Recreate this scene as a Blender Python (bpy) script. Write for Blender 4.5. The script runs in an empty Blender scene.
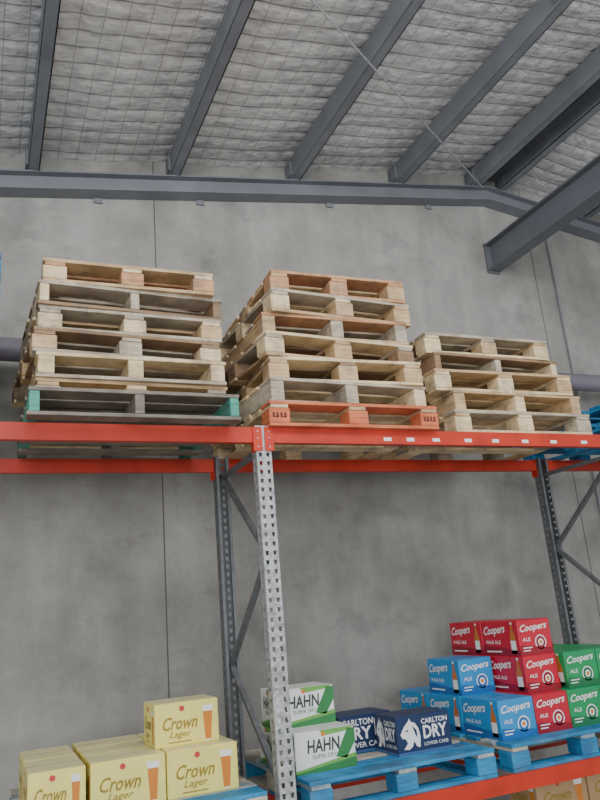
import bpy, math, random
from mathutils import Vector, Matrix, noise
random.seed(7)
H=1.65
sc=bpy.context.scene

# ------------------------------------------------------------ materials
def newmat(name):
    m=bpy.data.materials.new(name); m.use_nodes=True
    nt=m.node_tree; b=nt.nodes['Principled BSDF']
    return m,nt,b
def plain(name,col,rough=0.6,metal=0.0,var=0.0,scale=8,bump=0.0):
    m,nt,b=newmat(name)
    b.inputs['Roughness'].default_value=rough; b.inputs['Metallic'].default_value=metal
    if var==0 and bump==0:
        b.inputs['Base Color'].default_value=(*col,1); return m
    g=nt.nodes.new('ShaderNodeNewGeometry'); n=nt.nodes.new('ShaderNodeTexNoise')
    n.inputs['Scale'].default_value=scale; n.inputs['Detail'].default_value=6
    nt.links.new(g.outputs['Position'],n.inputs['Vector'])
    r=nt.nodes.new('ShaderNodeValToRGB')
    r.color_ramp.elements[0].position=.3; r.color_ramp.elements[1].position=.7
    r.color_ramp.elements[0].color=(*[c*(1-var) for c in col],1)
    r.color_ramp.elements[1].color=(*[min(1,c*(1+var)) for c in col],1)
    nt.links.new(n.outputs['Fac'],r.inputs['Fac']); nt.links.new(r.outputs['Color'],b.inputs['Base Color'])
    if bump:
        bp=nt.nodes.new('ShaderNodeBump'); bp.inputs['Strength'].default_value=bump; bp.inputs['Distance'].default_value=.01
        nt.links.new(n.outputs['Fac'],bp.inputs['Height']); nt.links.new(bp.outputs['Normal'],b.inputs['Normal'])
    return m
def wood(name,c1,c2,rough=.75,dirt=.7):
    m,nt,b=newmat(name); b.inputs['Roughness'].default_value=rough
    g=nt.nodes.new('ShaderNodeNewGeometry')
    mp=nt.nodes.new('ShaderNodeMapping'); mp.inputs['Scale'].default_value=(5,5,90)
    n=nt.nodes.new('ShaderNodeTexNoise'); n.inputs['Scale'].default_value=1; n.inputs['Detail'].default_value=5; n.inputs['Roughness'].default_value=.6
    n2=nt.nodes.new('ShaderNodeTexNoise'); n2.inputs['Scale'].default_value=6; n2.inputs['Detail'].default_value=4
    nt.links.new(g.outputs['Position'],mp.inputs['Vector']); nt.links.new(mp.outputs['Vector'],n.inputs['Vector'])
    nt.links.new(g.outputs['Position'],n2.inputs['Vector'])
    ad=nt.nodes.new('ShaderNodeMath'); ad.operation='ADD'; nt.links.new(n.outputs['Fac'],ad.inputs[0]); nt.links.new(n2.outputs['Fac'],ad.inputs[1])
    hf=nt.nodes.new('ShaderNodeMath'); hf.operation='MULTIPLY'; hf.inputs[1].default_value=.5; nt.links.new(ad.outputs[0],hf.inputs[0])
    r=nt.nodes.new('ShaderNodeValToRGB'); e=r.color_ramp.elements
    e[0].position=.36; e[0].color=(*c1,1); e[1].position=.6; e[1].color=(*c2,1)
    nt.links.new(hf.outputs[0],r.inputs['Fac'])
    n3=nt.nodes.new('ShaderNodeTexNoise'); n3.inputs['Scale'].default_value=5.5; n3.inputs['Detail'].default_value=8; n3.inputs['Roughness'].default_value=.75
    nt.links.new(g.outputs['Position'],n3.inputs['Vector'])
    mr=nt.nodes.new('ShaderNodeMapRange'); mr.inputs[1].default_value=.5; mr.inputs[2].default_value=.68; mr.inputs[3].default_value=0; mr.inputs[4].default_value=dirt
    nt.links.new(n3.outputs['Fac'],mr.inputs[0])
    mx=nt.nodes.new('ShaderNodeMix'); mx.data_type='RGBA'
    nt.links.new(mr.outputs[0],mx.inputs[0]); nt.links.new(r.outputs['Color'],mx.inputs[6]); mx.inputs[7].default_value=(.15,.125,.10,1)
    nt.links.new(mx.outputs[2],b.inputs['Base Color'])
    bp=nt.nodes.new('ShaderNodeBump'); bp.inputs['Strength'].default_value=.3; bp.inputs['Distance'].default_value=.004
    nt.links.new(n.outputs['Fac'],bp.inputs['Height']); nt.links.new(bp.outputs['Normal'],b.inputs['Normal'])
    return m
WA=wood('wood_pale',(.50,.37,.20),(.84,.68,.43))
WB=wood('wood_tan',(.36,.23,.115),(.64,.46,.26))
WC=wood('wood_brown',(.15,.09,.05),(.33,.21,.12))
WS=wood('wood_silvered',(.26,.22,.165),(.54,.47,.36))
WR=wood('wood_reddish',(.36,.16,.08),(.60,.34,.18))
WG=wood('wood_grey',(.10,.085,.068),(.25,.225,.18))
WO=wood('wood_orange_paint',(.45,.085,.03),(.68,.21,.09),dirt=.35)
WT=wood('wood_teal_paint',(.04,.22,.17),(.10,.38,.29),dirt=.4)
PB=wood('pallet_blue_paint',(.008,.12,.28),(.03,.28,.54),dirt=.45)
PB2=wood('pallet_blue_worn',(.06,.22,.36),(.50,.49,.43))
PB3=wood('pallet_deck_worn',(.25,.25,.23),(.58,.52,.42))
STAMP=plain('stencil_ink',(.12,.03,.02),.8)
ORANGE=plain('rack_beam_orange',(.50,.030,.010),.5,0,.18,6)
GALV=plain('galvanised_steel',(.44,.45,.46),.42,.45,.35,30)
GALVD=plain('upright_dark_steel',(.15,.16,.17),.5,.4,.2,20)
STEELP=plain('painted_steel_grey',(.20,.215,.24),.55,.1,.14,3)
STEELD=plain('painted_steel_dark',(.145,.155,.178),.5,.1,.10,3)
PIPE=plain('pvc_pipe_grey',(.19,.17,.21),.5,0,.08,5)
WHITE=plain('print_white',(.80,.80,.78),.5)
SEAL=plain('joint_sealant',(.13,.125,.12),.9)
DARK=plain('dark_gap',(.02,.02,.02),.9)

def concrete(name,ca,cb,cc,marks=True):
    m,nt,b=newmat(name); b.inputs['Roughness'].default_value=.85
    g=nt.nodes.new('ShaderNodeNewGeometry')
    def nz(s,d,sc=(1,1,1),ro=.55):
        mp=nt.nodes.new('ShaderNodeMapping'); mp.inputs['Scale'].default_value=sc
        n=nt.nodes.new('ShaderNodeTexNoise'); n.inputs['Scale'].default_value=s; n.inputs['Detail'].default_value=d; n.inputs['Roughness'].default_value=ro
        nt.links.new(g.outputs['Position'],mp.inputs['Vector']); nt.links.new(mp.outputs['Vector'],n.inputs['Vector']); return n
    n1=nz(.9,8,(1,1,1),.62); n2=nz(1.0,6,(5,5,.5)); n3=nz(60,3); n4=nz(4,7,(1,1,1),.7); n5=nz(2.2,4,(1,1,1),.5); n6=nz(1.3,9,(1,1,1.8),.72)
    r=nt.nodes.new('ShaderNodeValToRGB'); e=r.color_ramp.elements
    e[0].position=.36; e[0].color=(*ca,1); e[1].position=.64; e[1].color=(*cc,1)
    x=e.new(.5); x.color=(*cb,1)
    nt.links.new(n1.outputs['Fac'],r.inputs['Fac'])
    def mul(prev,n,lo,hi,a=.3,c=.7):
        mr=nt.nodes.new('ShaderNodeMapRange'); mr.inputs[1].default_value=a; mr.inputs[2].default_value=c; mr.inputs[3].default_value=lo; mr.inputs[4].default_value=hi
        nt.links.new(n.outputs['Fac'],mr.inputs[0])
        v=nt.nodes.new('ShaderNodeVectorMath'); v.operation='SCALE'
        nt.links.new(prev,v.inputs[0]); nt.links.new(mr.outputs[0],v.inputs['Scale']); return v.outputs[0]
    o=mul(r.outputs['Color'],n2,.88,1.08); o=mul(o,n4,.86,1.08); o=mul(o,n3,.94,1.05); o=mul(o,n5,1.0,.84,.56,.7); o=mul(o,n6,1.0,.80,.56,.66)
    nt.links.new(o,b.inputs['Base Color'])
    bp=nt.nodes.new('ShaderNodeBump'); bp.inputs['Strength'].default_value=.25; bp.inputs['Distance'].default_value=.006
    nt.links.new(n3.outputs['Fac'],bp.inputs['Height']); nt.links.new(bp.outputs['Normal'],b.inputs['Normal'])
    return m
CONC=concrete('concrete_wall',(.27,.265,.25),(.345,.34,.32),(.41,.405,.385))
FLOORM=concrete('concrete_floor',(.34,.33,.315),(.42,.41,.395),(.5,.49,.47))

def foil():
    m,nt,b=newmat('foil_insulation'); b.inputs['Roughness'].default_value=.38; b.inputs['Metallic'].default_value=.35
    g=nt.nodes.new('ShaderNodeNewGeometry'); sp=nt.nodes.new('ShaderNodeSeparateXYZ'); nt.links.new(g.outputs['Position'],sp.inputs[0])
    def nz(s,d,scl):
        mp=nt.nodes.new('ShaderNodeMapping'); mp.inputs['Scale'].default_value=scl
        n=nt.nodes.new('ShaderNodeTexNoise'); n.inputs['Scale'].default_value=s; n.inputs['Detail'].default_value=d
        nt.links.new(g.outputs['Position'],mp.inputs['Vector']); nt.links.new(mp.outputs['Vector'],n.inputs['Vector']); return n
    n=nz(1,6,(9,18,1))
    r=nt.nodes.new('ShaderNodeValToRGB'); e=r.color_ramp.elements
    e[0].position=.32; e[0].color=(.62,.62,.64,1); e[1].position=.60; e[1].color=(.93,.93,.92,1)
    nt.links.new(n.outputs['Fac'],r.inputs['Fac'])
    def line(out,step,w,dk):
        d=nt.nodes.new('ShaderNodeMath'); d.operation='DIVIDE'; d.inputs[1].default_value=step; nt.links.new(out,d.inputs[0])
        f=nt.nodes.new('ShaderNodeMath'); f.operation='FRACT'; nt.links.new(d.outputs[0],f.inputs[0])
        l=nt.nodes.new('ShaderNodeMath'); l.operation='LESS_THAN'; l.inputs[1].default_value=w; nt.links.new(f.outputs[0],l.inputs[0])
        s=nt.nodes.new('ShaderNodeMath'); s.operation='MULTIPLY'; s.inputs[1].default_value=dk; nt.links.new(l.outputs[0],s.inputs[0]); return s
    l1=line(sp.outputs['X'],.15,.05,.36); l2=line(sp.outputs['Y'],.15,.075,.48)
    mx=nt.nodes.new('ShaderNodeMath'); mx.operation='MAXIMUM'; nt.links.new(l1.outputs[0],mx.inputs[0]); nt.links.new(l2.outputs[0],mx.inputs[1])
    sc_=nt.nodes.new('ShaderNodeMath'); sc_.operation='SUBTRACT'; sc_.inputs[0].default_value=1
    nt.links.new(mx.outputs[0],sc_.inputs[1])
    v=nt.nodes.new('ShaderNodeVectorMath'); v.operation='SCALE'; nt.links.new(r.outputs['Color'],v.inputs[0]); nt.links.new(sc_.outputs[0],v.inputs['Scale'])
    nt.links.new(v.outputs[0],b.inputs['Base Color'])
    n5=nz(1,5,(18,28,1))
    bp=nt.nodes.new('ShaderNodeBump'); bp.inputs['Strength'].default_value=.7; bp.inputs['Distance'].default_value=.022
    nt.links.new(n5.outputs['Fac'],bp.inputs['Height']); nt.links.new(bp.outputs['Normal'],b.inputs['Normal'])
    return m
FOIL=foil()

# ------------------------------------------------------------ mesh builder
class MB:
    def __init__(s): s.v=[];s.f=[];s.m=[];s.mats=[]
    def mi(s,mat):
        if mat not in s.mats: s.mats.append(mat)
        return s.mats.index(mat)
    def hexa(s,p,mat):
        b=len(s.v); s.v+= [Vector(q) for q in p]; k=s.mi(mat)
        for q in ((3,2,1,0),(4,5,6,7),(0,1,5,4),(1,2,6,5),(2,3,7,6),(3,0,4,7)):
            s.f.append([b+i for i in q]); s.m.append(k)
    def box(s,x0,x1,y0,y1,z0,z1,mat):
        s.hexa([(x0,y0,z0),(x1,y0,z0),(x1,y1,z0),(x0,y1,z0),(x0,y0,z1),(x1,y0,z1),(x1,y1,z1),(x0,y1,z1)],mat)
    def bbox(s,x0,x1,y0,y1,z0,z1,mat,c=.004):
        k=s.mi(mat); X=(x0,x1);Y=(y0,y1);Z=(z0,z1)
        idx={}
        for i in (0,1):
            for j in (0,1):
                for l in (0,1):
                    sx=1-2*i; sy=1-2*j; sz=1-2*l
                    for a in range(3):
                        p=[X[i]+sx*c,Y[j]+sy*c,Z[l]+sz*c]
                        p[a]=(X[i],Y[j],Z[l])[a]
                        idx[(i,j,l,a)]=len(s.v); s.v.append(Vector(p))
        def F(ids):
            s.f.append(ids); s.m.append(k)
        for a in range(3):
            o=[q for q in range(3) if q!=a]
            for side in (0,1):
                ids=[]
                for (p,q) in ((0,0),(1,0),(1,1),(0,1)):
                    t=[0,0,0]; t[a]=side; t[o[0]]=p; t[o[1]]=q
                    ids.append(idx[(t[0],t[1],t[2],a)])
                F(ids)
        for a in range(3):
            o=[q for q in range(3) if q!=a]
            for p in (0,1):
                for q in (0,1):
                    t0=[0,0,0]; t0[o[0]]=p; t0[o[1]]=q; t1=list(t0); t1[a]=1
                    F([idx[(*t0,o[0])],idx[(*t1,o[0])],idx[(*t1,o[1])],idx[(*t0,o[1])]])
        for i in (0,1):
            for j in (0,1):
                for l in (0,1): F([idx[(i,j,l,0)],idx[(i,j,l,1)],idx[(i,j,l,2)]])
    def bar(s,p,q,w,h,mat,up=(0,0,1)):
        p=Vector(p);q=Vector(q);d=(q-p).normalized();u=Vector(up)
        sd=d.cross(u).normalized()*w/2; uu=sd.cross(d).normalized()*h/2
        s.hexa([p-sd-uu,p+sd-uu,q+sd-uu,q-sd-uu,p-sd+uu,p+sd+uu,q+sd+uu,q-sd+uu],mat)
    def tube(s,p,q,r,mat,n=16):
        p=Vector(p);q=Vector(q);d=(q-p).normalized();a=d.orthogonal().normalized();c=d.cross(a)
        b=len(s.v);k=s.mi(mat)
        for e in (p,q):
            for i in range(n):
                t=2*math.pi*i/n; s.v.append(e+a*r*math.cos(t)+c*r*math.sin(t))
        for i in range(n):
            j=(i+1)%n; s.f.append([b+i,b+j,b+n+j,b+n+i]); s.m.append(k)
        s.f.append([b+i for i in range(n)][::-1]); s.m.append(k)
        s.f.append([b+n+i for i in range(n)]); s.m.append(k)
    def build(s,name,off=True,loc=None,rotz=0,parent=None,recalc=True):
        if loc is None:
            lo=Vector([min(v[i] for v in s.v) for i in range(3)]);hi=Vector([max(v[i] for v in s.v) for i in range(3)])
            c=(lo+hi)/2; c.z=lo.z
            vs=[v-c for v in s.v]; L=c+Vector((0,0,H))
        else:
            vs=s.v; L=Vector(loc)+Vector((0,0,H))
        if parent is not None: L=L-parent.location
        me=bpy.data.meshes.new(name); me.from_pydata([tuple(v) for v in vs],[],s.f)
        for m in s.mats: me.materials.append(m)
        for i,p in enumerate(me.polygons): p.material_index=s.m[i]
        if recalc:
            import bmesh
            bm=bmesh.new(); bm.from_mesh(me); bmesh.ops.recalc_face_normals(bm,faces=bm.faces); bm.to_mesh(me); bm.free()
        me.update()
        o=bpy.data.objects.new(name,me); sc.collection.objects.link(o); o.location=L; o.rotation_euler=(0,0,rotz)
        if parent is not None: o.parent=parent
        return o

# ------------------------------------------------------------ room
AX=4.82; SL=.14; R0=3.34; WY=5.5
def rf(x): return R0+SL*(x if x<AX else 2*AX-x)
fl=MB(); fl.box(-9,12,-7,WY+.2,-H-.1,-H,FLOORM); fl.build('floor')
w=MB()
edges=[-9,-2.78,1.25,5.36,9.4,12]
for i in range(len(edges)-1):
    a=edges[i]+.005; b=edges[i+1]-.005
    segs=[(a,b)] if not(a<AX<b) else [(a,AX),(AX,b)]
    for (p,q) in segs:
        w.hexa([(p,WY,-H),(q,WY,-H),(q,WY+.18,-H),(p,WY+.18,-H),(p,WY,rf(p)+.42),(q,WY,rf(q)+.42),(q,WY+.18,rf(q)+.42),(p,WY+.18,rf(p)+.42)],CONC)
for e in edges[1:-1]:
    w.box(e-.006,e+.006,WY+.006,WY+.17,-H,rf(e)+.4,SEAL)
w.build('wall_back')

def roof_mesh():
    m=MB(); k=m.mi(FOIL)
    st=.0375
    xs=[-6.5+st*i for i in range(int((AX+6.5)/st)+1)]+[AX]
    x=AX
    while x<10: x+=st; xs.append(x)
    ys=[-4.5+.0375*j for j in range(int((WY+4.5)/.0375)+1)]+[WY]
    nY=len(ys)
    for x in xs:
        for y in ys:
            wv=.5+.8*noise.noise(Vector((x*1.1,y*1.1,9)))
            d=.016*math.sqrt(abs(math.sin(math.pi*y/.15))+.001)*(1-.5*(1-abs(math.sin(math.pi*x/.15))))
            d+=.018*noise.noise(Vector((x*2.0,y*3,0)))+.012*wv*noise.noise(Vector((x*8,y*11,3)))
            ph=((x-.22)%1.145)/1.145
            d+=.02*math.sin(math.pi*ph)
            m.v.append(Vector((x,y,rf(x)+.385-min(d,.06)+.015)))
    for i in range(len(xs)-1):
        for j in range(nY-1):
            a=i*nY+j; m.f.append([a,a+1,a+nY+1,a+nY]); m.m.append(k)
    o=m.build('ceiling',recalc=False)
    for p in o.data.polygons: p.use_smooth=True
roof_mesh()
rs=MB()
for (p,q) in ((-7,AX),(AX,10.5)):
    rs.hexa([(p,-5,rf(p)+.47),(q,-5,rf(q)+.47),(q,WY+.2,rf(q)+.47),(p,WY+.2,rf(p)+.47),(p,-5,rf(p)+.5),(q,-5,rf(q)+.5),(q,WY+.2,rf(q)+.5),(p,WY+.2,rf(p)+.5)],STEELP)
rs.build('roof_sheeting')

def purlin(x,flip=1):
    m=MB(); z=rf(x)+.165; t=.008; wd=.085
    y0=-5;y1=WY-.02
    m.box(x-t/2,x+t/2,y0,y1,z,z+.2,STEELP)
    a,b=(x,x+wd*flip) if flip>0 else (x-wd,x)
    m.box(a,b,y0,y1,z,z+t,STEELP); m.box(a,b,y0,y1,z+.19,z+.2,STEELP)
    e=x+wd*flip
    m.box(min(e,e-t*flip),max(e,e-t*flip),y0,y1,z,z+.022,STEELP)
    for yy in (3.0,WY-.13):
        m.box(x-.02,x-.004,yy-.05,yy+.05,z+.03,z+.17,STEELP)
    m.build('roof_purlin')
for i in range(-6,4): purlin(.22+1.145*i,1)
purlin(AX-.2,1); purlin(AX+.2,-1)
for i in range(1,5): purlin(AX+.2+1.145*i,-1)
m=MB(); ra=WY-.15; rb=WY-.005
for (p,q) in ((-7,AX),(AX,10.5)):
    def sl(y0,y1,z0,z1):
        m.hexa([(p,y0,rf(p)+z0),(q,y0,rf(q)+z0),(q,y1,rf(q)+z0),(p,y1,rf(p)+z0),(p,y0,rf(p)+z1),(q,y0,rf(q)+z1),(q,y1,rf(q)+z1),(p,y1,rf(p)+z1)],STEELP)
    sl(ra,rb,0,.012); sl(ra,rb,.15,.163); sl((ra+rb)/2-.005,(ra+rb)/2+.005,.012,.15)
for x in (-.3,.78,1.66,2.95,4.1):
    m.box(x-.035,x+.035,WY-.02,WY-.004,rf(x)-.045,rf(x),STEELP)
m.build('gable_rafter')
m=MB(); x0,x1=4.725,4.875; z0,z1=3.235,3.535
m.box(x0,x1,-5,WY-.005,z0,z0+.014,STEELD); m.box(x0,x1,-5,WY-.005,z1-.014,z1,STEELD)
m.box((x0+x1)/2-.005,(x0+x1)/2+.005,-5,WY-.005,z0+.014,z1-.014,STEELD)
m.box(x0,x1,WY-.02,WY-.004,z0-.02,z1+.02,STEELD)
m.build('steel_beam')
m=MB(); 
def rodpt(x,y): return (x,y,rf(x)+.12)
m.tube(rodpt(4.70,5.32),rodpt(.0,2.02),.007,GALV,8)
m.build('brace_rod')
m=MB(); m.tube((-7,5.2,1.95),(10,5.2,1.95),.085,PIPE,24)
for x in (-4,-1,2,5,8):
    m.box(x-.02,x+.02,5.1,WY-.004,1.85,1.87,STEELP); m.box(x-.02,x+.02,5.1,5.12,1.85,2.0,STEELP)
m.build('horizontal_pipe')
m=MB(); m.tube((5.6,WY-.02,-H),(5.6,WY-.02,3.9),.010,STEELP,8); m.build('wall_conduit')

# ------------------------------------------------------------ rack
F0=3.79; B0=4.66
def upright(m,x,y0,y1,front,mat,zt):
    hw=.045; zb=-H
    yf=y0 if front else y1; yb=y1 if front else y0
    xs=[x-hw,x-.031,x-.014,x+.014,x+.031,x+hw]
    k=m.mi(mat)
    def quad(p): 
        b=len(m.v); m.v+= [Vector(q) for q in p]; m.f.append([b,b+1,b+2,b+3]); m.m.append(k)
    P=.05; z=zb
    while z<zt-.001:
        za=z+.012; zc=min(z+.036,zt); ze=min(z+P,zt)
        quad([(xs[0],yf,z),(xs[5],yf,z),(xs[5],yf,za),(xs[0],yf,za)])
        sh=.0022
        quad([(xs[0],yf,za),(xs[1]+sh,yf,za),(xs[1]-sh,yf,zc),(xs[0],yf,zc)])
        quad([(xs[2]-sh,yf,za),(xs[3]+sh,yf,za),(xs[3]-sh,yf,zc),(xs[2]+sh,yf,zc)])
        quad([(xs[4]-sh,yf,za),(xs[5],yf,za),(xs[5],yf,zc),(xs[4]+sh,yf,zc)])
        quad([(xs[0],yf,zc),(xs[5],yf,zc),(xs[5],yf,ze),(xs[0],yf,ze)])
        z+=P
    sg=1 if front else -1
    for xx in (x-hw,x+hw):
        ym=(y0+y1)/2
        z=zb
        while z<zt-.001:
            za=z+.015; zc=min(z+.032,zt); ze=min(z+P,zt)
            quad([(xx,y0,z),(xx,y1,z),(xx,y1,za),(xx,y0,za)])
            quad([(xx,y0,za),(xx,ym-.009,za),(xx,ym-.009,zc),(xx,y0,zc)])
            quad([(xx,ym+.009,za),(xx,y1,za),(xx,y1,zc),(xx,ym+.009,zc)])
            quad([(xx,y0,zc),(xx,y1,zc),(xx,y1,ze),(xx,y0,ze)])
            z+=P
        i0,i1=(xx,xx+.02) if xx<x else (xx-.02,xx)
        m.box(i0,i1,min(yb,yb-sg*.003),max(yb,yb-sg*.003),zb,zt,mat)
    m.box(x-.07,x+.07,y0-.02,y1+.02,-H,-H+.008,mat)
COLX=[-1.28,1.448,4.175,6.9]; ZT=1.045
rack=bpy.data.objects.new('pallet_rack',None); sc.collection.objects.link(rack); rack.location=(0,0,0)
for i,x in enumerate(COLX):
    m=MB(); upright(m,x,F0,F0+.075,True,GALV,ZT); m.build('upright_front_%d'%i,parent=rack,recalc=False)
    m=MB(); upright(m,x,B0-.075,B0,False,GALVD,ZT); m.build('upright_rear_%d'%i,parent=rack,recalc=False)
    m=MB(); ph=.32 if i%2==0 else -.28
    nodes=[]
    ya=F0+.05; yb=B0-.05
    k=-6
    while True:
        z=ph+k*.6; 
        if z>ZT-.05: break
        if z>-H+.1: nodes.append((yb if k%2==0 else ya,z))
        k+=1
    for a,b in zip(nodes,nodes[1:]):
        m.bar((x,a[0],a[1]),(x,b[0],b[1]),.025,.032,GALVD,up=(1,0,0))
    m.bar((x,ya,-H+.15),(x,yb,-H+.15),.025,.032,GALVD,up=(1,0,0))
    m.bar((x,ya,ZT-.14),(x,yb,ZT-.14),.025,.032,GALVD,up=(1,0,0))
    m.build('bracing_%d'%i,parent=rack)
def beam(m,xa,xb,y0,y1,z0,z1,front):
    m.box(xa+.047,xb-.047,y0,y1,z0,z1-.025,ORANGE)
    if front: m.box(xa+.047,xb-.047,y0,y1-.018,z1-.025,z1,ORANGE)
    else: m.box(xa+.047,xb-.047,y0+.018,y1,z1-.025,z1,ORANGE)
    yf=y0-.008 if front else y1+.004
    for (c,s) in ((xa,1),(xb,-1)):
        a,b=sorted((c+s*.008,c+s*.062)); m.box(a,b,yf,yf+.004,z0-.05,z1,ORANGE)
        a,b=sorted((c+s*.0465,c+s*.0505)); m.box(a,b,y0,y1+.02 if front else y1,z0-.05,z1,ORANGE)
        for q in (.0,.05,.09): m.box(c+s*.034-.004,c+s*.034+.004,yf-.003,yf,z0-.03+q,z0-.022+q,GALV)
for n in range(3):
    xa,xb=COLX[n],COLX[n+1]
    for (z0,z1) in ((.945,1.035),(-1.08,-.99)):
        m=MB(); beam(m,xa,xb,F0,F0+.045,z0,z1,True)
        if n==1:
            for fx in ((.30,.36,.43,.52,.60,.69,.78,.88) if z0>0 else ()):
                X=xa+(xb-xa)*fx; m.box(X-.026,X+.028,F0-.0015,F0+.001,z0+.020,z0+.042,WHITE)
        m.build('beam_front',parent=rack)
        m=MB(); beam(m,xa,xb,B0-.045,B0,z0,z1,False); m.build('beam_rear',parent=rack)

# ------------------------------------------------------------ pallets
def pallet(x0,yf,z,w=1.165,d=1.165,h=.15,rot=0,mats=(WA,WB),style=0,front=None,ends=None,nt=7,stamp=False,bottom=None):
    m=MB(); R=random.Random(int(x0*1000)+int(z*777)+style)
    c=lambda:R.choice(mats)
    hx=w/2;hy=d/2; tt=.02; bt=.02
    bw=d/nt*.80
    for i in range(nt):
        t=i/(nt-1); yc=-hy+bw/2+t*(d-bw); ww=bw*(1.12 if i in(0,nt-1) else R.uniform(.85,1.05))
        if i==0: yc=-hy+ww/2
        if i==nt-1: yc=hy-ww/2
        mt=front if (i==0 and front) else c()
        e=R.uniform(0,.010); e2=R.uniform(0,.010)
        m.bbox(-hx+e,hx-e2,yc-ww/2,yc+ww/2,h-tt,h,mt,.002)
    if style==0:
        for xc in (-hx+.065,0,hx-.065):
            bwid=.13
            m.bbox(xc-bwid/2+.01,xc+bwid/2-.01,-hy+.002,hy-.002,h-tt-.022,h-tt,c(),.002)
            for yc in (-hy+.07,0,hy-.07):
                mt=ends if (ends and yc<0 and xc!=0) else (front if (front and yc<-.1) else c())
                j=R.uniform(-.008,.008) if xc==0 else 0
                m.bbox(xc-bwid/2+j,xc+bwid/2+j,yc-.065,yc+.065,bt,h-tt-.022,mt,.004)
        for i,yc in enumerate((-hy+.06,0,hy-.06)):
            m.bbox(-hx+.002,hx-.002,yc-.055,yc+.055,0,bt,front if (front and i==0) else c(),.002)
        for xc in (-hx+.065,hx-.065):
            for (ya,yb) in ((-hy+.118,-.058),(.058,hy-.118)):
                m.bbox(xc-.05,xc+.05,ya,yb,0,bt,c(),.002)
    else:
        sw=.05 if style==1 else .085
        for xc in (-hx+sw/2+.012,0,hx-sw/2-.012):
            mt=ends if (ends and xc!=0) else c()
            m.bbox(xc-sw/2,xc+sw/2,-hy+.004,hy-.004,bt,h-tt,mt,.003)
        nb=5 if style==1 else 4
        for i in range(nb):
            yc=-hy+.055+i/(nb-1)*(d-.11)
            m.bbox(-hx+.002,hx-.002,yc-.05,yc+.05,0,bt,front if (front and i==0) else c(),.002)
    if stamp:
        for xc in (-hx+.065,hx-.065):
            for q in range(4):
                m.box(xc-.045+q*.024,xc-.031+q*.024,-hy+.0035,-hy+.006,.05,.08,STAMP)
                if q%2: m.box(xc-.045+q*.024-.012,xc-.031+q*.024,-hy+.0035,-hy+.0058,.05,.055,STAMP)
    for xc in (-hx+.045,-hx+.085,-.02,.02,hx-.085,hx-.045):
        m.box(xc-.002,xc+.002,-hy-.0006,-hy+.001,h-tt/2-.002,h-tt/2+.002,DARK)
    m.build('wooden_pallet',loc=(x0+hx,yf+hy,z),rotz=math.radians(rot))
BT=1.035
pallet(.165,3.64,BT,1.11,1.165,.145,.3,(WG,),1,ends=WT)
z=BT+.145
L=[(.21,3.93,1.08,(WA,WB,WS),0,1.5),(.22,3.90,1.07,(WA,WS,WA),2,.2),(.17,3.92,1.08,(WB,WC,WA,WS),0,3.2),(.22,3.93,1.06,(WA,WB,WS),0,1),(.20,3.92,1.08,(WA,WA,WC,WS),1,2.5),(.26,3.90,.99,(WR,WB,WA,WB),0,-1)]
for (x,y,wd,mt,st,ro) in L:
    pallet(x,y,z,wd,1.1,.142,ro,mt,st,nt=6); z+=.142
pallet(1.48,3.74,BT,1.15,1.165,.15,0,(WA,WB),0,front=WO,stamp=True)
z=BT+.15
L=[(1.48,3.80,1.12,(WA,WA,WS),2,2.5),(1.57,3.82,1.05,(WB,WA,WC),0,-3),(1.48,3.86,1.1,(WA,WB,WC,WS),0,4),(1.55,3.90,1.05,(WS,WA,WR,WB),2,-1.5),(1.57,3.9,1.05,(WA,WB,WS),0,3),(1.65,3.92,.98,(WB,WR,WA),0,-2)]
for (x,y,wd,mt,st,ro) in L:
    pallet(x,y,z,wd,1.12,.158,ro,mt,st,nt=6); z+=.158
z=BT
L=[(2.80,3.80,1.165,(WA,WB,WS),0,0),(2.83,3.85,1.13,(WA,WB,WC),2,1),(2.74,3.85,1.165,(WB,WA),0,-1),(2.78,3.95,1.12,(WS,WC,WA),1,1.5),(2.77,3.95,1.07,(WA,WB,WS),0,-1)]
for (x,y,wd,mt,st,ro) in L:
    pallet(x,y,z,wd,1.12,.152,ro,mt,st,nt=7); z+=.152
z=BT
for i in range(2):
    pallet(4.30,3.8+.03*i,z,1.165,1.165,.15,0,(PB,),0); z+=.15
z=BT
for i in range(7):
    pallet(-1.165+(-.04 if i<4 else .10),3.85,z,1.1,1.1,.138,0,(PB,) if i>3 else (WB,WA),0,nt=6); z+=.138
LB=-.99
for x in (.187,1.572,2.85): pallet(x,3.8,LB,1.165,1.165,.152,0,(PB,PB2,PB3),0,front=PB,nt=7)
pallet(3.0,3.86,-H,1.1,.9,.15,0,(WB,WC),0,nt=6)

# ------------------------------------------------------------ cartons
_tc={}
def text(body,shear=0,off=.0,space=1.0):
    key=(body,shear,off,space)
    if key in _tc: return _tc[key]
    cu=bpy.data.curves.new('t','FONT'); cu.body=body; cu.size=1; cu.shear=shear; cu.offset=off; cu.resolution_u=2; cu.space_character=space
    ob=bpy.data.objects.new('t',cu); sc.collection.objects.link(ob)
    bpy.context.view_layer.update()
    dg=bpy.context.evaluated_depsgraph_get()
    me=bpy.data.meshes.new_from_object(ob.evaluated_get(dg))
    vs=[(v.co.x,v.co.y) for v in me.vertices]; fs=[list(p.vertices) for p in me.polygons]
    bpy.data.objects.remove(ob); bpy.data.curves.remove(cu); bpy.data.meshes.remove(me)
    x0=min(v[0] for v in vs);x1=max(v[0] for v in vs);y0=min(v[1] for v in vs);y1=max(v[1] for v in vs)
    vs=[((a-x0)/(x1-x0),(b-y0)/(y1-y0)) for a,b in vs]
    _tc[key]=(vs,fs); return _tc[key]
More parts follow.
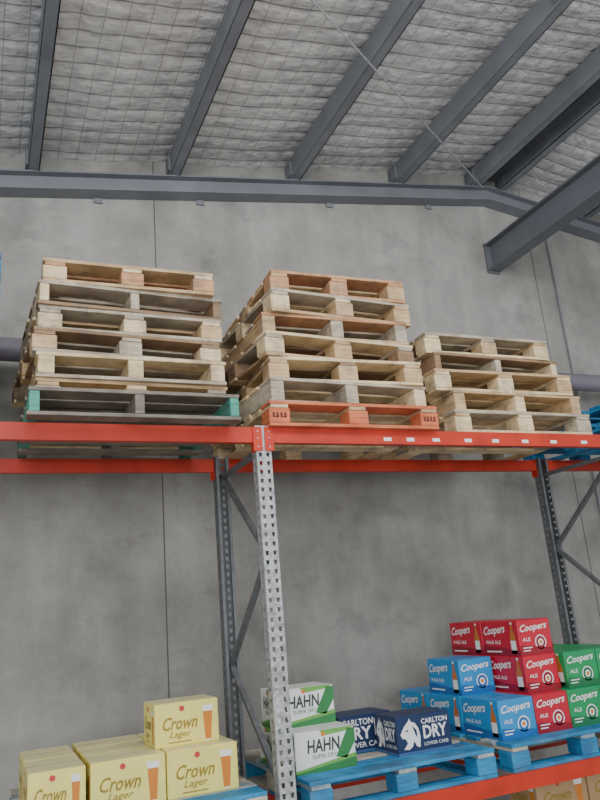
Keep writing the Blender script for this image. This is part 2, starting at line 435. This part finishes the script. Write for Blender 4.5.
class Face:
    def __init__(s,mb,O,S,T,N,w,h): s.mb=mb;s.O=Vector(O);s.S=Vector(S);s.T=Vector(T);s.N=Vector(N);s.w=w;s.h=h
    def P(s,a,b,k): return s.O+s.S*a*s.w+s.T*b*s.h+s.N*(.0008+.0004*k)
    def poly(s,pts,mat,k=0):
        b=len(s.mb.v); s.mb.v+= [s.P(x,y,k) for x,y in pts]; s.mb.f.append(list(range(b,b+len(pts)))); s.mb.m.append(s.mb.mi(mat))
    def rect(s,a0,a1,b0,b1,mat,k=0): s.poly([(a0,b0),(a1,b0),(a1,b1),(a0,b1)],mat,k)
    def disc(s,a,b,r,mat,k=0,n=20):
        s.poly([(a+r/s.w*math.cos(2*math.pi*i/n),b+r/s.h*math.sin(2*math.pi*i/n)) for i in range(n)],mat,k)
    def text(s,t,a0,a1,b0,b1,mat,k=2,shear=0,off=.0,rise=0):
        vs,fs=text(t,shear,off); b=len(s.mb.v); mi=s.mb.mi(mat)
        s.mb.v+=[s.P(a0+(a1-a0)*x,b0+(b1-b0)*y+rise*x,k) for x,y in vs]
        for f in fs: s.mb.f.append([b+i for i in f]); s.mb.m.append(mi)
def cm(n,c,v=.07): return plain('carton_'+n,c,.42,0,v,7)
C_Y=cm('yellow',(.80,.72,.19)); C_Yt=cm('yellow_top',(.78,.72,.38)); C_G=cm('gold_ink',(.30,.20,.02)); C_RD=cm('crest_red',(.55,.04,.05))
C_AM=cm('amber',(.62,.20,.025)); C_W=cm('white',(.76,.77,.76)); C_GR=cm('green_ink',(.03,.20,.06)); C_LG=cm('lime_ink',(.15,.38,.08))
C_K=cm('black_ink',(.03,.05,.04)); C_N=cm('navy',(.010,.028,.09)); C_N2=cm('navy_light',(.05,.12,.28)); C_RED=cm('red',(.52,.012,.035)); C_RED2=cm('red_dark',(.27,.006,.022))
C_BL=cm('blue',(.02,.26,.58)); C_BL2=cm('blue_dark',(.012,.12,.38)); C_GN=cm('green',(.012,.29,.095)); C_GN2=cm('green_dark',(.008,.16,.06)); C_BR=cm('kraft',(.42,.28,.14)); C_BT=cm('bottle_amber',(.5,.16,.03))
def bottle(F,a,b,h,mat,lab,k=1):
    wd=h*F.h*.14/F.w
    pts=[(-1,0),(1,0),(1,.52),(.85,.6),(.38,.74),(.34,.96),(-.34,.96),(-.38,.74),(-.85,.6),(-1,.52)]
    F.poly([(a+x*wd,b+y*h) for x,y in pts],mat,k)
    F.poly([(a+x*wd,b+y*h) for x,y in ((-.95,.12),(.95,.12),(.95,.42),(-.95,.42))],lab,k+1)
    F.poly([(a+x*wd,b+y*h) for x,y in ((-.36,.93),(.36,.93),(.36,1),(-.36,1))],lab,k+1)
def art_crown(F):
    F.text('Crown',.12,.66,.38,.68,C_G,shear=.35,off=.014)
    F.text('Lager',.22,.56,.16,.35,C_G,shear=.35,off=.007)
    F.disc(.42,.85,.014,C_RD,1); F.rect(.20,.56,.09,.115,C_G,1)
    g=[(.78,.08),(.87,.08),(.90,.74),(.75,.74)]
    F.poly(g,C_AM,1); F.poly([(.748,.72),(.902,.72),(.91,.86),(.74,.86)],WHITE,2)
    F.rect(.79,.86,.04,.08,C_W,1)
def art_hahn(F):
    F.poly([(0,0),(1,0),(1,.34),(0,.10)],C_LG,1); F.poly([(0,0),(1,0),(1,.24),(0,.04)],C_GR,2)
    F.poly([(.66,.30),(.84,.24),(1,.62),(1,.95),(.88,.95)],C_GR,1)
    F.poly([(.5,.86),(.85,.90),(1,1),(.4,1)],C_LG,1)
    F.text('HAHN',.20,.74,.48,.80,C_K,k=3,shear=.1,off=.02)
    F.text('SUPER DRY',.28,.68,.33,.43,C_GR,k=3)
    F.disc(.47,.90,.012,C_AM,2)
def art_dry(F):
    F.rect(.0,1,.0,.08,C_N2,1)
    hp=[(.10,.16),(.18,.30),(.15,.42),(.09,.44),(.06,.54),(.13,.72),(.22,.86),(.25,.93),(.27,.84),(.34,.80),(.40,.64),(.42,.42),(.40,.16),(.34,.20),(.30,.34),(.26,.2),(.20,.14)]
    F.poly(hp,WHITE,1); F.poly([(.14,.60),(.2,.66),(.21,.6)],C_N,2); F.poly([(.28,.74),(.36,.62),(.37,.4),(.33,.5),(.31,.62)],C_N,2)
    F.text('CARLTON',.46,.95,.74,.88,WHITE,off=.02)
    F.text('DRY',.48,.93,.36,.70,WHITE,off=.03)
    F.text('LOWER CARB',.48,.93,.18,.27,WHITE); 
def art_dry2(F):
    F.rect(.0,1,.0,.06,C_N2,1)
    F.text('CARLTON',.06,.64,.72,.90,WHITE,off=.02); F.text('DRY',.66,.98,.40,.86,WHITE,off=.03)
    F.text('DRY',.06,.60,.34,.68,WHITE,off=.03); F.text('LOWER CARB',.06,.84,.13,.27,WHITE,off=.01)
def art_ale(F,dk,side):
    F.poly([(0,0),(1,0),(1,.16),(0,.30)],dk,1)
    if side:
        F.text('Coopers',.06,.66,.52,.84,WHITE,shear=.3,off=.02,rise=.08)
        F.text('PALE ALE',.10,.50,.34,.44,WHITE,off=.01)
        bottle(F,.84,.06,.90,C_BT,WHITE,1)
        F.rect(.08,.5,.10,.14,WHITE,2)
    else:
        F.text('Coopers',.06,.90,.60,.86,WHITE,shear=.3,off=.02,rise=.06)
        F.disc(.64,.34,.046,WHITE,1); F.disc(.64,.34,.038,dk,2); F.disc(.64,.34,.022,WHITE,3); F.disc(.64,.34,.012,C_AM,4)
        F.text('ALE',.10,.34,.40,.50,WHITE,off=.01); F.rect(.08,.36,.2,.23,WHITE,2); F.rect(.08,.30,.12,.15,WHITE,2)
def carton(kind,x,y,z,w,d,h=.218,rot=0):
    m=MB(); base,top={'y':(C_Y,C_Yt),'h':(C_W,C_W),'d':(C_N,C_N),'d2':(C_N,C_N),'r':(C_RED,C_RED),'b':(C_BL,C_BL),'g':(C_GN,C_GN),'k':(C_BR,C_BR)}[kind]
    hx=w/2;hy=d/2
    m.bbox(-hx,hx,-hy,hy,0,h,base,.005)
    T=Face(m,(-hx,-hy,h-.0015),(1,0,0),(0,1,0),(0,0,1),w,d)
    T.rect(.014,.986,.02,.49,top,2); T.rect(.014,.986,.51,.98,top,2); T.rect(.014,.986,.4925,.5075,DARK,2)
    FF=Face(m,(-hx,-hy,0),(1,0,0),(0,0,1),(0,-1,0),w,h)
    LL=Face(m,(-hx,hy,0),(0,-1,0),(0,0,1),(-1,0,0),d,h)
    RR=Face(m,(hx,-hy,0),(0,1,0),(0,0,1),(1,0,0),d,h)
    for F in (FF,LL,RR):
        if kind in 'yk': art_crown(F)
        elif kind=='h': art_hahn(F)
        elif kind=='d': art_dry(F) 
        elif kind=='d2': art_dry2(F)
        else: art_ale(F,{'r':C_RED2,'b':C_BL2,'g':C_GN2}[kind],F is not FF)
    m.build('beer_carton',loc=(x+hx,y+hy,z),rotz=math.radians(rot),recalc=False)
PZ=LB+.152
for (x,y,w_,d_) in ((.225,3.95,.262,.385),(.510,3.97,.365,.262),(.882,3.97,.370,.262),(.225,4.345,.262,.385),(.510,4.24,.365,.262),(.882,4.24,.370,.262),(.510,4.51,.365,.262),(.882,4.51,.370,.262)):
    carton('y',x,y,PZ,w_,d_,.222)
carton('y',.845,4.08,PZ+.222,.345,.262,.214,1)
for (k,x,y,l) in (('h',1.58,3.99,0),('h',1.57,4.27,0),('h',1.57,4.2,1),('d',2.22,4.0,0),('d2',2.0,4.31,0)):
    carton(k,x,y,PZ+l*.208,.365,.262,.208)
X=[2.895,3.168,3.441,3.714]
for c_,k in enumerate('brgg'):
    for r_ in range(3 if c_<3 else 2): carton(k,X[c_],3.93+r_*.394,PZ,.268,.388,.222)
carton('b',2.93,4.34,PZ+.222,.268,.388,.222)
for y in (4.03,4.425): 
    carton('r',3.22,y,PZ+.222,.268,.388,.222); carton('r',3.235,y+.03,PZ+.444,.268,.388,.222)
    carton('g',3.51,y-.05,PZ+.222,.268,.388,.222); carton('g',3.785,y-.05,PZ+.222,.268,.388,.222)
for l in range(2):
    for i in range(2): carton('k',3.08+i*.40,3.93,-H+.15+l*.205,.388,.27,.205)

# ------------------------------------------------------------ camera and light
cam=bpy.data.cameras.new('camera'); co=bpy.data.objects.new('camera',cam); sc.collection.objects.link(co)
r=Vector((.9189,-.3857,-.083)); f=Vector((.3930,.8762,.2793)); r.normalize(); f=(f-r*f.dot(r)).normalized(); u=r.cross(f)
M=Matrix(((r.x,u.x,-f.x,0),(r.y,u.y,-f.y,0),(r.z,u.z,-f.z,H),(0,0,0,1)))
co.matrix_world=M
cam.sensor_fit='VERTICAL'; cam.sensor_height=32; cam.lens=727/800*32; cam.clip_start=.05
sc.camera=co
def area(name,loc,tgt,sx,sy,e,col=(1,1,1)):
    l=bpy.data.lights.new(name,'AREA'); l.shape='RECTANGLE'; l.size=sx; l.size_y=sy; l.energy=e; l.color=col
    o=bpy.data.objects.new(name,l); sc.collection.objects.link(o); o.location=loc
    o.rotation_euler=(Vector(tgt)-Vector(loc)).to_track_quat('-Z','Y').to_euler()
    return l
area('roller_door_daylight',(-2.5,-6,2.6),(2,5,5.6),6,4,520,(.98,.99,1))
area('skylight_panel',(1.6,1.0,5.2),(1.8,3.4,1.5),7,1.2,210,(.98,.99,1))
W=bpy.data.worlds.new('world'); sc.world=W; W.use_nodes=True
W.node_tree.nodes['Background'].inputs[0].default_value=(.97,.985,1,1); W.node_tree.nodes['Background'].inputs[1].default_value=1.05
